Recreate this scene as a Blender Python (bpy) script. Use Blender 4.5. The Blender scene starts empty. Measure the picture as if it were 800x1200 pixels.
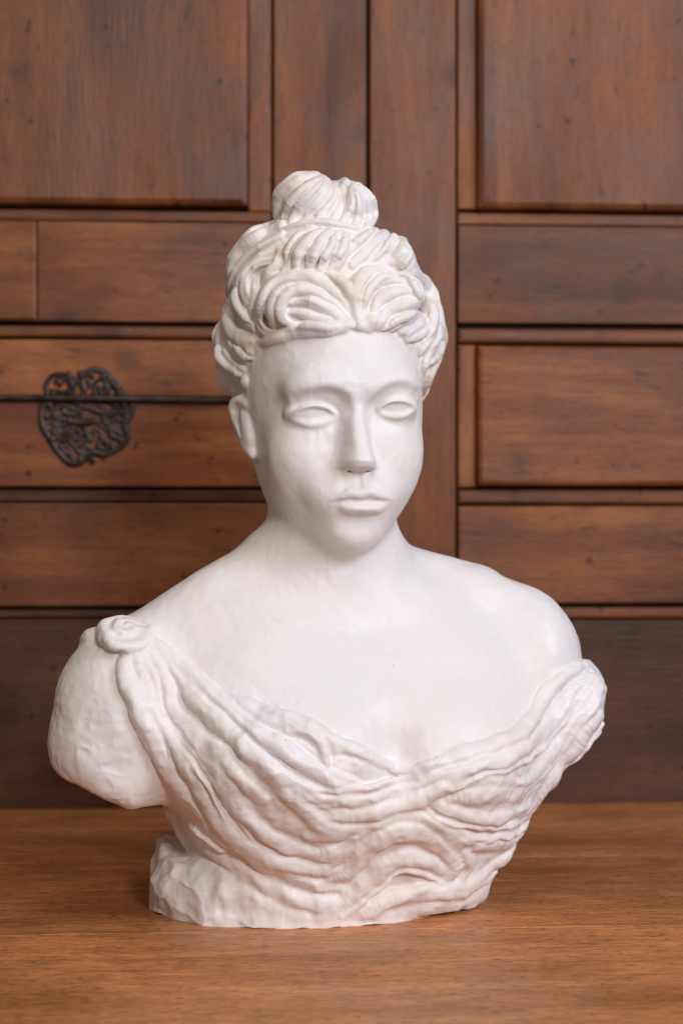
import bpy, math, random
import numpy as np
K, H = 2218.0, 465.0          # camera distance and eye height, in sculpting units
S = 0.000676                  # metres per sculpting unit
F32 = np.float32
DIV = 4                       # fine cells per coarse cell
CS = 5.0
rng = np.random.RandomState(4)

def up(px, py, Y):
    D = Y + K
    return np.array([(px-400)*D/K, Y, H+(600-py)*D/K])

# ------------------------------------------------------------------ distance field tools
def smin(a, b, k):
    h = np.maximum(k-np.abs(a-b), 0)/k
    return np.minimum(a, b)-h*h*k*F32(0.25)
def smax(a, b, k): return -smin(-a, -b, k)

class Prim: pass
class Ell(Prim):
    def __init__(s, c, r, yaw=0., roll=0., pitch=0.):
        s.c = np.array(c, float); s.r = np.array(r, float)
        cy, sy = math.cos(yaw), math.sin(yaw); cr, sr = math.cos(roll), math.sin(roll); cp, sp = math.cos(pitch), math.sin(pitch)
        Rz = np.array([[cy, -sy, 0], [sy, cy, 0], [0, 0, 1]]); Ry = np.array([[cr, 0, sr], [0, 1, 0], [-sr, 0, cr]])
        Rx = np.array([[1, 0, 0], [0, cp, -sp], [0, sp, cp]])
        s.M = Rz @ Ry @ Rx
        e = np.sqrt(((s.M*s.r)**2).sum(1)); s.lo, s.hi = s.c-e, s.c+e
    def d(s, P):
        q = (P-s.c.astype(F32)) @ s.M.astype(F32)
        a = q/s.r.astype(F32); b = a/s.r.astype(F32)
        k0 = np.sqrt((a*a).sum(-1)); k1 = np.sqrt((b*b).sum(-1))+F32(1e-6)
        return k0*(k0-1)/k1
class Loft(Prim):
    """stack of horizontal rounded sections: rows (z, halfwidth, front, back, shift)"""
    def __init__(s, o, yaw, rows, n=2.3, cap=12):
        s.o = np.array(o, float); s.yaw = yaw; s.n = n; s.cap = cap
        rows = sorted(rows); s.T = np.array(rows, float)
        R = max(s.T[:, 1].max(), s.T[:, 2].max(), s.T[:, 3].max())*1.25+abs(s.T[:, 4]).max()
        s.z0, s.z1 = s.T[0, 0], s.T[-1, 0]
        s.lo = s.o+np.array([-R, -R, s.z0]); s.hi = s.o+np.array([R, R, s.z1])
        zz = np.linspace(s.z0, s.z1, 256); s.zz = zz
        tab = np.stack([np.interp(zz, s.T[:, 0], s.T[:, j]) for j in range(1, 5)])
        ker = np.hanning(25); ker /= ker.sum()
        s.tab = np.stack([np.convolve(np.pad(t, 12, 'edge'), ker, 'valid') for t in tab])
    def d(s, P):
        q = P-s.o.astype(F32)
        c, sn = math.cos(s.yaw), math.sin(s.yaw)
        a = q[..., 0]*c+q[..., 1]*sn; b = -q[..., 0]*sn+q[..., 1]*c; z = q[..., 2]
        i = np.clip((z-s.z0)/(s.z1-s.z0)*255, 0, 254.999); i0 = i.astype(int); t = (i-i0).astype(F32)
        tb = s.tab.astype(F32)
        hw, fr, bk, sh = [tb[j][i0]*(1-t)+tb[j][i0+1]*t for j in range(4)]
        a = a-sh
        hb = np.where(b < 0, fr, bk)
        n = F32(s.n)
        rho = (np.abs(a/hw)**n+np.abs(b/hb)**n)**(1/n)+F32(1e-5)
        L = np.sqrt(a*a+b*b)
        d = np.where(rho > .2, L*(1-1/rho), -np.minimum(hw, hb)*.8)
        return smax(d, np.maximum(s.z0-z, z-s.z1), s.cap)
class Tube(Prim):
    def __init__(s, pts, rad):
        s.p = np.array(pts, float); s.r = np.broadcast_to(np.array(rad, float), (len(s.p),)).copy()
        s.lo = (s.p-s.r[:, None]).min(0); s.hi = (s.p+s.r[:, None]).max(0)
class Box(Prim):
    def __init__(s, c, h, R, rnd=3):
        s.c = np.array(c, float); s.h = np.array(h, float); s.M = R; s.rnd = rnd
        e = (np.abs(s.M)*s.h).sum(1); s.lo, s.hi = s.c-e, s.c+e
    def d(s, P):
        q = np.abs((P-s.c.astype(F32)) @ s.M.astype(F32))-(s.h-s.rnd).astype(F32)
        return np.sqrt((np.maximum(q, 0)**2).sum(-1))+np.minimum(q.max(-1), 0)-F32(s.rnd)
class Fn(Prim):
    def __init__(s, f, lo, hi): s.d = f; s.lo = np.array(lo, float); s.hi = np.array(hi, float)

class Field:
    def __init__(s): s.ops = []
    def add(s, p, k=10, m='a'): s.ops.append((m, p, k)); return s
    def sub(s, p, k=6): return s.add(p, k, 's')
    def isec(s, p, k=6): return s.add(p, k, 'i')
    def __call__(s, P, band=22.):
        """P: (N, m, 3) float32; rows are compact cells"""
        N = P.shape[0]; out = np.full(P.shape[:-1], 900, F32)
        if N == 0: return out
        clo, chi = P.min(1), P.max(1)
        def near(lo, hi, g): return np.nonzero(((chi >= lo-g) & (clo <= hi+g)).all(1))[0]
        for m, p, k in s.ops:
            g = band+k
            if isinstance(p, Tube):
                idx = near(p.lo, p.hi, k+8)
                if not len(idx): continue
                Q = P[idx]; D = np.full(Q.shape[:-1], 900, F32); ql, qh = clo[idx], chi[idx]
                for i in range(len(p.p)-1):
                    a, b, ra, rb = p.p[i], p.p[i+1], p.r[i], p.r[i+1]
                    gg = k+8+max(ra, rb)
                    j = np.nonzero(((qh >= np.minimum(a, b)-gg) & (ql <= np.maximum(a, b)+gg)).all(1))[0]
                    if not len(j): continue
                    ab = b-a; L2 = float(ab @ ab)+1e-9
                    q = Q[j]-a.astype(F32)
                    t = np.clip((q @ ab.astype(F32))/F32(L2), 0, 1)
                    dd = np.sqrt(((q-t[..., None]*ab.astype(F32))**2).sum(-1))-(ra+(rb-ra)*t).astype(F32)
                    D[j] = np.minimum(D[j], dd)
            else:
                idx = near(p.lo, p.hi, g) if m != 'i' else np.arange(N)
                if not len(idx): continue
                D = p.d(P[idx]).astype(F32)
            if m == 'a': out[idx] = smin(out[idx], D, F32(k))
            elif m == 's': out[idx] = smax(out[idx], -D, F32(k))
            else: out[idx] = smax(out[idx], D, F32(k))
        return out
    def at(s, p): return s(np.asarray(p, F32).reshape(-1, 1, 3), 400.)[:, 0]
    def grad(s, p, e=1.5):
        p = np.asarray(p, F32).reshape(-1, 3); g = np.zeros_like(p)
        for i in range(3):
            o = np.zeros(3, F32); o[i] = e
            g[:, i] = s.at(p+o)-s.at(p-o)
        return g/(np.linalg.norm(g, axis=1, keepdims=True)+1e-9)
    def hit(s, px, py):
        """points of the surface seen at these picture positions (arrays)"""
        px = np.atleast_1d(np.array(px, float)); py = np.atleast_1d(np.array(py, float)); n = len(px)
        Y = np.linspace(-300, 330, 211)
        pts = np.stack([(px[:, None]-400)*(Y+K)/K, np.broadcast_to(Y, (n, len(Y))), H+(600-py[:, None])*(Y+K)/K], -1)
        D = s.at(pts.reshape(-1, 3)).reshape(n, -1)
        res = np.zeros((n, 3))
        for i in range(n):
            c = np.nonzero(D[i] < 0)[0]
            if len(c) and c[0] > 0:
                j = c[0]; t = D[i, j-1]/(D[i, j-1]-D[i, j]+1e-9); res[i] = pts[i, j-1]*(1-t)+pts[i, j]*t
            else: res[i] = pts[i, np.argmin(D[i])]
        for _ in range(3):
            g = s.grad(res); dd = s.at(res)[:, None]; res = res-np.clip(dd, -20, 20)*g*.8
        return res, s.grad(res)

def resample(pts, step):
    """Catmull-Rom through control points, rows can carry extra columns"""
    p = np.array(pts, float)
    if len(p) == 2: q = np.linspace(p[0], p[1], 9)
    else:
        e = np.vstack([2*p[0]-p[1], p, 2*p[-1]-p[-2]]); q = []
        for i in range(1, len(e)-2):
            for t in np.linspace(0, 1, 9)[:-1]:
                a, b, c, d = e[i-1:i+3]
                q.append(.5*((2*b)+(c-a)*t+(2*a-5*b+4*c-d)*t*t+(3*b-a-3*c+d)*t**3))
        q.append(p[-1]); q = np.array(q)
    L = np.r_[0, np.cumsum(np.linalg.norm(np.diff(q[:, :2], axis=0), axis=1))]
    m = max(3, int(L[-1]/step)+1); x = np.linspace(0, L[-1], m)
    return np.stack([np.interp(x, L, q[:, j]) for j in range(q.shape[1])], 1)

def stroke(field, pts, w, h, taper=(.45, .45), step=5, lift=0., cut=False, var=0.):
    """a ridge laid on a surface along a traced path: width w, height h above the surface"""
    q = resample(pts, step); P, N = field.hit(q[:, 0], q[:, 1]); n = len(P)
    for _ in range(5 if var else 2):
        P[1:-1] = (P[:-2]+2*P[1:-1]+P[2:])/4
    t = np.linspace(0, 1, n)
    env = np.minimum(1, np.minimum(taper[0]+(1-taper[0])*t/.3, taper[1]+(1-taper[1])*(1-t)/.3))
    hh = h*env; ww = w*(.6+.4*env)/2
    r = (ww*ww+hh*hh)/(2*np.maximum(hh, .3))
    r = np.minimum(r, ww*1.6); r = np.maximum(r, hh*.6)
    if var: 
        g = np.interp(np.arange(n), np.arange(0, n+11, 11), rng.uniform(-1, 1, len(np.arange(0, n+11, 11))))
        g = np.convolve(np.pad(g, 3, 'edge'), np.ones(7)/7, 'valid')
        r = r*(1+.12*var*g); hh = hh*(1+.3*var*g[::-1])
    for _ in range(6 if var else 2): N[1:-1] = (N[:-2]+2*N[1:-1]+N[2:])/4
    N = N/np.linalg.norm(N, axis=1, keepdims=True)
    if cut: return Tube(P+N*(r-hh+lift)[:, None], r)
    return Tube(P+N*(hh-r+lift)[:, None], r)

# ------------------------------------------------------------------ sparse surface nets
def mesh_field(fn, lo, hi):
    lo = np.array(lo, float); n = np.ceil((np.array(hi)-lo)/CS).astype(int)
    ax = [lo[i]+CS*np.arange(n[i]+1) for i in range(3)]
    # coarse corner values, slab by slab, in compact cells
    V = np.empty(tuple(n+1), F32)
    B = 6
    blocks = []
    for i in range(0, n[0]+1, B):
        for j in range(0, n[1]+1, B):
            for k in range(0, n[2]+1, B):
                blocks.append((i, j, k))
    blk = np.array(blocks)
    offs = np.stack(np.meshgrid(range(B), range(B), range(B), indexing='ij'), -1).reshape(-1, 3)
    ids = blk[:, None]+offs[None]
    P = (lo+CS*ids).astype(F32)
    vals = fn(P)
    ok = (ids <= n).all(-1)
    f = ids[ok]; V[f[:, 0], f[:, 1], f[:, 2]] = vals[ok]
    del P, vals, ids
    C = np.stack([V[a:n[0]+a, b:n[1]+b, c:n[2]+c] for a in (0, 1) for b in (0, 1) for c in (0, 1)])
    mn, mx = C.min(0), C.max(0); del C
    keep = ((mn < 0) & (mx >= 0)) | (np.minimum(np.abs(mn), np.abs(mx)) < 4.5)
    cells = np.argwhere(keep)
    s = CS/DIV
    o5 = np.stack(np.meshgrid(*[range(DIV+1)]*3, indexing='ij'), -1).reshape(-1, 3)
    vals = np.empty((len(cells), (DIV+1)**3), F32)
    for a in range(0, len(cells), 30000):
        P = (lo+CS*cells[a:a+30000, None]+s*o5[None]).astype(F32)
        vals[a:a+30000] = fn(P)
    # corners shared by neighbouring cells get one and the same value
    W = (n*DIV+1).astype(np.int64)
    gk = (cells[:, None]*DIV+o5[None]).astype(np.int64)
    gk = ((gk[..., 0]*W[1]+gk[..., 1])*W[2]+gk[..., 2]).ravel()
    _, i1, inv = np.unique(gk, return_index=True, return_inverse=True)
    vals = vals.ravel()[i1][inv.ravel()]; del gk, inv
    m = DIV+1
    v = vals.reshape(-1, m, m, m)
    neg = v < 0
    act = np.zeros((len(cells), DIV, DIV, DIV), bool); c8 = []
    for a in (0, 1):
        for b in (0, 1):
            for c in (0, 1): c8.append(neg[:, a:a+DIV, b:b+DIV, c:c+DIV])
    sm = sum(x.astype(np.int8) for x in c8); act = (sm > 0) & (sm < 8)
    ci = np.argwhere(act); base = cells[ci[:, 0]]*DIV+ci[:, 1:]
    corner = {}
    for a in (0, 1):
        for b in (0, 1):
            for c in (0, 1): corner[a, b, c] = v[ci[:, 0], ci[:, 1]+a, ci[:, 2]+b, ci[:, 3]+c].astype(float)
    acc = np.zeros((len(ci), 3)); cnt = np.zeros(len(ci))
    for ax_ in range(3):
        for p in (0, 1):
            for q in (0, 1):
                c0 = [p, q]; c0.insert(ax_, 0); c1 = [p, q]; c1.insert(ax_, 1)
                A, Bv = corner[tuple(c0)], corner[tuple(c1)]
                x = (A < 0) != (Bv < 0); t = np.where(x, A/(A-Bv+1e-20*(A == Bv)), 0)
                pt = np.zeros((len(ci), 3)); pt[:] = c0; pt[:, ax_] = t
                acc[x] += pt[x]; cnt[x] += 1
    verts = lo+s*(base+acc/cnt[:, None])
    D = (n*DIV+4).astype(np.int64)
    key = lambda q: ((q[:, 0]+1)*D[1]+(q[:, 1]+1))*D[2]+q[:, 2]+1
    kk = key(base.astype(np.int64)); order = np.argsort(kk); ks = kk[order]
    def find(q):
        z = key(q); i = np.searchsorted(ks, z); i = np.clip(i, 0, len(ks)-1); good = ks[i] == z
        return np.where(good, order[i], -1)
    quads = []
    for ax_ in range(3):
        sl0 = [slice(None)]+[slice(0, DIV)]*3; sl1 = list(sl0); sl1[ax_+1] = slice(1, DIV+1)
        A = neg[tuple(sl0)]; Bq = neg[tuple(sl1)]
        e = np.argwhere(A != Bq); flip = A[tuple(e.T)]
        g = (cells[e[:, 0]]*DIV+e[:, 1:]).astype(np.int64)
        u_, v_ = (ax_+1) % 3, (ax_+2) % 3
        U = np.zeros(3, np.int64); U[u_] = 1; W = np.zeros(3, np.int64); W[v_] = 1
        q = np.stack([find(g-U-W), find(g-W), find(g), find(g-U)], 1)
        q[~flip] = q[~flip][:, ::-1]
        quads.append(q)
    Q = np.vstack(quads); Q = Q[(Q >= 0).all(1)]
    return verts, Q

def vnormals(V, Q):
    n = np.cross(V[Q[:, 2]]-V[Q[:, 0]], V[Q[:, 3]]-V[Q[:, 1]]); N = np.zeros_like(V)
    for j in range(4):
        for c in range(3): N[:, c] += np.bincount(Q[:, j], n[:, c], len(V))
    return N/(np.linalg.norm(N, axis=1, keepdims=True)+1e-12)
def vsmooth(V, Q, it=1, f=.5, mask=None):
    for _ in range(it):
        A = np.zeros_like(V); c = np.zeros(len(V))
        for j in range(4):
            for o in (1, 3):
                x = Q[:, (j+o) % 4]
                for k in range(3): A[:, k] += np.bincount(Q[:, j], V[x, k], len(V))
                c += np.bincount(Q[:, j], minlength=len(V))
        ff = f if mask is None else (f*mask)[:, None]
        V = V+(A/np.maximum(c, 1)[:, None]-V)*ff
    return V
def noise3(P, sc, seed=0):
    p = P/sc+seed*17.31; i = np.floor(p).astype(np.int64); f = p-i; f = f*f*(3-2*f)
    def h(a, b, c):
        x = (a*374761393+b*668265263+c*2147483647+seed*974711) & 0xffffffff
        x = ((x ^ (x >> 13))*1274126177) & 0xffffffff
        return ((x ^ (x >> 16)) & 0xffff)/32767.5-1
    r = 0
    for a in (0, 1):
        for b in (0, 1):
            for c in (0, 1):
                w = (f[:, 0] if a else 1-f[:, 0])*(f[:, 1] if b else 1-f[:, 1])*(f[:, 2] if c else 1-f[:, 2])
                r = r+w*h(i[:, 0]+a, i[:, 1]+b, i[:, 2]+c)
    return r
# ------------------------------------------------------------------ the sculpture
rad = math.radians
# head frame: u to the viewer's right, v out of the face, w up (0 = eye level)
HY = rad(16); HO = np.array([-20., 32., 578.])
hr = np.array([math.cos(HY), math.sin(HY), 0]); hf = np.array([math.sin(HY), -math.cos(HY), 0])
def hp(u, v, w): return HO+u*hr+v*hf+np.array([0, 0, w])
BY = rad(19); BO = np.array([0., 30., 0.])
br = np.array([math.cos(BY), math.sin(BY), 0]); bf = np.array([math.sin(BY), -math.cos(BY), 0])
def bp(u, v, w): return BO+u*br+v*bf+np.array([0, 0, w])

head = Field()
head.add(Ell(hp(0, -8, 38), (99, 132, 122), HY), 1)
# rows: height, half width, front, back, shift   (front is towards the viewer)
face = Loft(HO, HY, [(-163, 22, 100, -20, 2), (-157, 34, 117, 10, 2), (-147, 48, 126, 20, 2), (-133, 60, 129, 30, 3), (-113, 71, 129, 40, 5),
    (-90, 81, 128, 50, 8), (-60, 93, 127, 60, 10), (-30, 100, 126, 75, 9), (0, 104, 127, 90, 7), (30, 105, 130, 95, 5),
    (60, 102, 127, 95, 3), (90, 94, 117, 90, 2), (115, 80, 97, 80, 0)], n=2.3, cap=14)
face.tab[2] = np.maximum(face.tab[2], 25)
head.add(face, 22)
head.add(Ell(hp(0, 97, -133), (35, 30, 25), HY), 18)            # chin
for sgn in (-1, 1):
    head.add(Ell(hp(sgn*54, 82, -50), (34, 33, 40), HY), 30)    # cheek
    head.add(Ell(hp(sgn*34, 104, 30), (38, 22, 17), HY, roll=rad(9*sgn)), 24)   # brow
    head.sub(Ell(hp(sgn*40, 140, -2), (25, 20, 15), HY), 14)    # eye socket
    head.sub(Ell(hp(sgn*23, 142, -6), (11, 16, 20), HY), 12)
for sgn in (-1, 1): head.add(Ell(hp(sgn*37+3, 60, -84), (33, 46, 38), HY), 30)
headb = Field(); headb.ops = list(head.ops)

skin = Field(); skin.ops = list(head.ops)
# neck
skin.add(Tube([bp(-14, -10, 350), bp(-16, 0, 420), bp(-9, 8, 480), hp(6, 12, -50)], [86, 73, 68, 66]), 11)
# eyes
eyes = []
for (cx, cy, sgn) in ((367, 485, -1), (465, 478, 1)):
    c = headb.hit(cx, cy)[0][0]
    skin.add(Ell(c+hf*(-13), (27, 21, 17), HY), 9)
# nose
def nrow(w, hw, v): return (w, hw, v, 40, 0)
nose = Loft(HO+hf*108, HY, [(-67, 20, 43, 25, 1), (-63, 22.5, 51, 25, 1), (-56, 22.5, 54, 25, 1), (-47, 19.5, 50, 25, 1), (-38, 17, 45, 25, 1), (-26, 15.5, 39, 25, 1), (-10, 14, 33, 25, 0),
    (8, 14.5, 27, 25, 0), (26, 19, 20, 25, 0)], n=2.5, cap=4)
_k = np.hanning(9); _k /= _k.sum()
nose.tab = np.stack([np.convolve(np.pad(np.interp(nose.zz, nose.T[:, 0], nose.T[:, j]), 4, 'edge'), _k, 'valid') for j in range(1, 5)])
skin.add(nose, 10)
for sgn in (-1, 1):
    skin.sub(Ell(hp(sgn*11+1, 140, -68), (5, 9, 2.6), HY), 3)
skin.add(Ell(hp(1, 115, -93), (50, 25, 29), HY), 20)       # muzzle
hs = Field(); hs.ops = list(skin.ops)
# brow bone and the hollow above each lid
skin.add(stroke(hs, [(346, 458), (357, 454), (370, 451), (388, 450), (408, 457)], 26, 1.7, (.0, .4), 4), 14)
skin.add(stroke(hs, [(440, 455), (455, 447), (472, 446), (488, 452)], 24, 1.7, (.4, .1), 4), 14)
skin.sub(stroke(hs, [(350, 474), (361, 467), (380, 463), (398, 467), (407, 479)], 15, 3.1, (.05, .5), 3, cut=True), 8)
skin.sub(stroke(hs, [(441, 474), (448, 465), (462, 459), (476, 459), (487, 465)], 14, 3.1, (.5, .2), 3, cut=True), 8)
# lips, traced
skin.add(stroke(hs, [(388, 589), (400, 582.5), (413, 577), (421, 580), (429, 576.5), (441, 579.5), (459, 587)], 13, 6.3, (.1, .1), 3), 2.8)
skin.add(stroke(hs, [(402, 595), (412, 598.5), (424, 600), (437, 599), (448, 594.5)], 19, 11, (.2, .2), 3), 2.5)
skin.sub(stroke(hs, [(383, 590), (391, 589.5), (400, 588), (411, 586.5), (421, 589), (432, 586.5), (444, 587), (455, 588), (463, 589)], 5, 2.2, (.3, .3), 3, lift=1.6, cut=True), 2)
skin.sub(stroke(hs, [(408, 613), (424, 615), (440, 612)], 20, 2.5, (.3, .3), 3, cut=True), 9)
skin.add(stroke(hs, [(426.5, 558), (427, 565), (427.5, 571)], 7, 2.4, (.6, .9), 2), 3)
# eye openings
skin.sub(stroke(hs, [(346, 490), (356, 487), (368, 486), (380, 485), (389, 485)], 18, 3.6, (.25, .25), 3, cut=True), 2)
skin.sub(stroke(hs, [(447, 481), (457, 479), (466, 478.5), (475, 479), (483, 479)], 16, 3.4, (.25, .25), 3, cut=True), 2)
for ex, ey in ((367, 486.5), (465, 479.5)):
    c, n = hs.hit(ex, ey); skin.add(Ell(c[0]+n[0]*(-22.6), (30, 20, 16), HY), 1.5)
skin.add(stroke(hs, [(341, 491), (349, 481), (360, 476), (372, 475), (384, 478), (393, 485)], 5.8, 3.9, (.4, .4), 3), 3)
skin.add(stroke(hs, [(345, 493), (355, 497), (367, 499), (380, 496), (391, 489)], 5.5, 1.7, (.5, .4), 3), 3)
skin.add(stroke(hs, [(443, 480), (450, 473), (460, 469), (471, 469), (481, 473), (488, 479)], 5.4, 3.7, (.4, .4), 3), 3)
skin.add(stroke(hs, [(445, 484), (454, 488), (465, 489.5), (477, 487), (485, 480)], 5, 1.6, (.4, .5), 3), 3)
# crease above the lids
skin.sub(stroke(hs, [(347, 476), (358, 469.5), (372, 468), (385, 471), (394, 477)], 5, 1.4, (.3, .3), 3, lift=.5, cut=True), 4)
skin.sub(stroke(hs, [(446, 470), (456, 464), (468, 463), (480, 467)], 5, 1.3, (.3, .3), 3, lift=.5, cut=True), 4)
# ear
skin.add(Ell(hp(-98, 6, -13), (10, 23, 34), HY, roll=rad(-6), pitch=rad(-20)), 5)
skin.add(Tube(resample([hp(-99, 24, 12), hp(-106, 10, 18), hp(-111, -4, 12), hp(-108, -7, -1), hp(-102, -1, -15), hp(-98, 10, -32), hp(-92, 22, -46)], 5), 5.5), 5)
skin.sub(Tube([hp(-111, 10, 8), hp(-108, 9, -6), hp(-102, 14, -20)], [4, 5, 3.5]), 5)

# torso
chest = Field(); BL0, BH0 = (-420, -260, -5), (420, 330, 900)
chest.add(Loft(BO, BY, [(4, 163, 118, 95, 6), (50, 178, 124, 100, 12), (80, 195, 140, 105, 13), (115, 212, 158, 112, 10), (150, 228, 168, 118, 4), (185, 243, 170, 122, 0), (220, 250, 158, 124, 0),
    (260, 248, 138, 122, 0), (300, 235, 115, 116, 0), (335, 195, 92, 108, -5), (365, 140, 78, 98, -10), (395, 96, 70, 88, -14), (425, 80, 66, 78, -16)], n=2.4, cap=20), 1)
chest.add(Tube([bp(-60, -10, 400), bp(-150, -4, 351), bp(-240, 0, 285)], [50, 52, 60]), 40)
chest.add(Tube([bp(40, -16, 388), bp(170, -14, 347), bp(245, -8, 288)], [48, 56, 61]), 40)
arm = Field()
arm.add(Ell(up(144, 848, -62), (84, 76, 116), BY, roll=rad(7)), 1)
arm.add(Tube([up(150, 850, -50), up(250, 880, 0)], [62, 70]), 30)
an = np.array([-.36, .12, -.93]); an /= np.linalg.norm(an); ap = up(62, 898, -60)
arm.isec(Fn(lambda P: ((P-ap.astype(F32)) @ an.astype(F32)).astype(F32)+F32(2.5)*np.sin(P[..., 0]*F32(.11)+P[..., 1]*F32(.07))*np.sin(P[..., 0]*F32(.047)), BL0, BH0), 14)
chest.add(Fn(lambda P: arm(P, 60.), (-350, -160, 90), (-100, 90, 360)), 18)
chest.add(Ell(up(612, 781, 95), (66, 74, 96), BY), 26)
chest.add(Ell(bp(-78, 105, 190), (82, 62, 66), BY), 40)
chest.add(Ell(bp(88, 108, 185), (80, 58, 66), BY), 40)
chest.sub(Ell(bp(8, 190, 195), (16, 34, 50), BY), 34)
chestb = Field(); chestb.ops = list(chest.ops)
# collar bones and throat hollow
chest.add(stroke(chestb, [(470, 712), (510, 700), (560, 690), (600, 692)], 40, 2.5, (.1, .1), 8), 16)
chest.add(stroke(chestb, [(395, 722), (340, 716), (280, 716), (230, 722)], 40, 2.5, (.1, .1), 8), 16)
skin.add(Tube([hp(-56, -6, -70), bp(-52, 30, 440), bp(-6, 60, 362)], [14, 14, 10]), 18)
skin.add(Tube([hp(64, -10, -70), bp(40, 30, 430), bp(22, 58, 362)], [14, 13, 9]), 18)
skin2 = Field(); skin2.ops = list(skin.ops)
def chest_fn(P): return chest(P, 40.)
BL, BH = np.array([-420, -260, -5.]), np.array([420, 330, 900.])
skin.add(Fn(chest_fn, (-380, -200, 0), (380, 260, 430)), 34)

# ------------------------------------------------------------------ hair
hz = lambda x, y: (230+x*.3875, 180+y*.3875)
hair = Field()
hair.add(Ell(up(385, 405, 60), (131, 140, 118), HY), 1)          # mass over the skull
hair.add(Ell(up(372, 345, 30), (107, 105, 78), HY), 18)
hair.add(Ell(up(378, 300, 30), (88, 84, 48), HY), 14)
hair.add(Ell(up(455, 320, 30), (32, 60, 46), HY), 14)
hair.add(Ell(up(377, 268, 32), (61, 52, 36), HY), 8)
hair.add(Ell(up(360, 243, 30), (42, 50, 42), HY, roll=rad(18)), 6)
hair.add(Ell(up(407, 250, 40), (28, 46, 40), HY), 10)
# the head itself keeps the front clear: remove the hair from in front of the face below the hairline
_fr, _fn = headb.hit([322, 345, 380, 412, 440, 468, 482], [400, 391, 386, 384, 383, 384, 392])
hair.add(Tube(_fr+_fn*1, [4, 6, 8, 7, 8, 7, 5]), 12)
HL = np.array([(200, 500), (262, 470), (285, 468), (298, 455), (300, 425), (309, 407), (330, 398), (360, 393), (395, 391), (430, 388), (462, 386), (466, 388), (473, 396), (479, 425), (484, 452), (489, 472), (515, 480), (600, 480)], float)
def hairline(P):
    D = P[..., 1]+F32(K); px = 400+F32(K)*P[..., 0]/D; py = 600-F32(K)*(P[..., 2]-F32(H))/D
    yl = np.interp(px, HL[:, 0], HL[:, 1])
    d1 = (py-yl).astype(F32)*F32(.7)
    # behind the ears the hair reaches lower
    q = P-HO.astype(F32); v = q @ hf.astype(F32)
    back = (-v+10)
    low = HO[2]-62-P[..., 2]
    return np.maximum(np.minimum(d1, v+F32(-5)), low).astype(F32)
hair.isec(Fn(hairline, BL, BH), 5)
hairb = Field(); hairb.ops = list(hair.ops)
def clump(px, py, rx, rz, ry=22, out=-6, roll=0, k=4):
    c, n = hairb.hit(px, py); hair.add(Ell(c[0]+n[0]*(out-ry*.35), (rx, ry, rz), HY*.5, roll=rad(roll)), k)
for x, y, a, b_, rl in ((175, 262, 24, 22, -30), (350, 290, 38, 25, -22), (262, 205, 22, 18, -30), (560, 290, 36, 22, -25), (320, 465, 50, 34, 8), (590, 450, 42, 38, -30), (120, 340, 20, 34, 12), (150, 440, 20, 40, -5),
        (100, 560, 20, 34, -10), (86, 560, 22, 38, -8), (690, 430, 20, 30, -20), (725, 540, 14, 36, 4), (630, 300, 14, 20, 10)): clump(*hz(x, y), a, b_, roll=rl)
for x, y, a, b_, rl in ((330, 130, 34, 26, -30), (470, 140, 18, 30, 10)): clump(*hz(x, y), a, b_, ry=26, out=-10, roll=rl)
hairb.ops = list(hair.ops)
hair = Field(); hair.add(Fn(lambda P: hairb(P, 40.)+F32(1.5), BL, BH), 1)
def L(pts, w=9, h=4, k=2.2, z=True, tp=(.35, .35)):
    pts = [hz(*p) for p in pts] if z else pts
    hair.add(stroke(hairb, pts, w*rng.uniform(1.05, 1.5), h*rng.uniform(1.1, 1.7), tp, 4, var=1), k)
    P = np.array(pts, float)
    if len(P) > 2 and w >= 11:
        T = np.gradient(P, axis=0); T /= np.linalg.norm(T, axis=1)[:, None]+1e-9; Nn = np.stack([-T[:, 1], T[:, 0]], 1)
        o = rng.choice([-1, 1])*w*rng.uniform(.12, .32)*.9
        hair.add(stroke(hairb, P+Nn*o, w*rng.uniform(.3, .42), h*rng.uniform(1.6, 1.95), (.1, .1), 4, var=1), 1.6)
def R2(x, y): return (230+x*.3875, 390+y*.3875)
# bun
for p, w in (([(238, 180), (250, 130), (300, 85), (360, 60)], 12), ([(255, 190), (300, 130), (345, 95), (385, 70)], 11), ([(290, 200), (320, 160), (365, 115), (400, 80)], 11),
             ([(330, 200), (360, 165), (395, 120), (420, 78)], 11), ([(370, 200), (395, 165), (425, 120), (432, 85)], 11), ([(415, 195), (440, 150), (450, 110), (445, 80)], 12),
             ([(445, 200), (470, 150), (470, 100)], 12), ([(485, 210), (495, 160), (480, 95)], 12), ([(520, 225), (522, 170), (503, 110)], 11)): L(p, w, 4.5)
# middle tier
for p, w in (([(262, 345), (272, 290), (305, 250), (345, 225)], 13), ([(300, 355), (312, 300), (345, 260), (375, 235)], 12), ([(338, 355), (352, 300), (382, 260), (405, 232)], 12),
             ([(375, 352), (400, 310), (418, 270), (430, 240)], 12), ([(412, 348), (438, 310), (452, 268), (450, 245)], 12), ([(462, 300), (500, 265), (545, 235)], 12),
             ([(472, 335), (515, 300), (550, 262), (570, 238)], 12), ([(505, 345), (555, 312), (588, 275), (600, 248)], 12), ([(545, 350), (600, 318), (628, 285), (622, 258)], 12),
             ([(600, 350), (632, 320), (638, 280)], 11), ([(255, 230), (330, 215), (400, 212), (480, 225)], 10)): L(p, w, 5)
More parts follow.
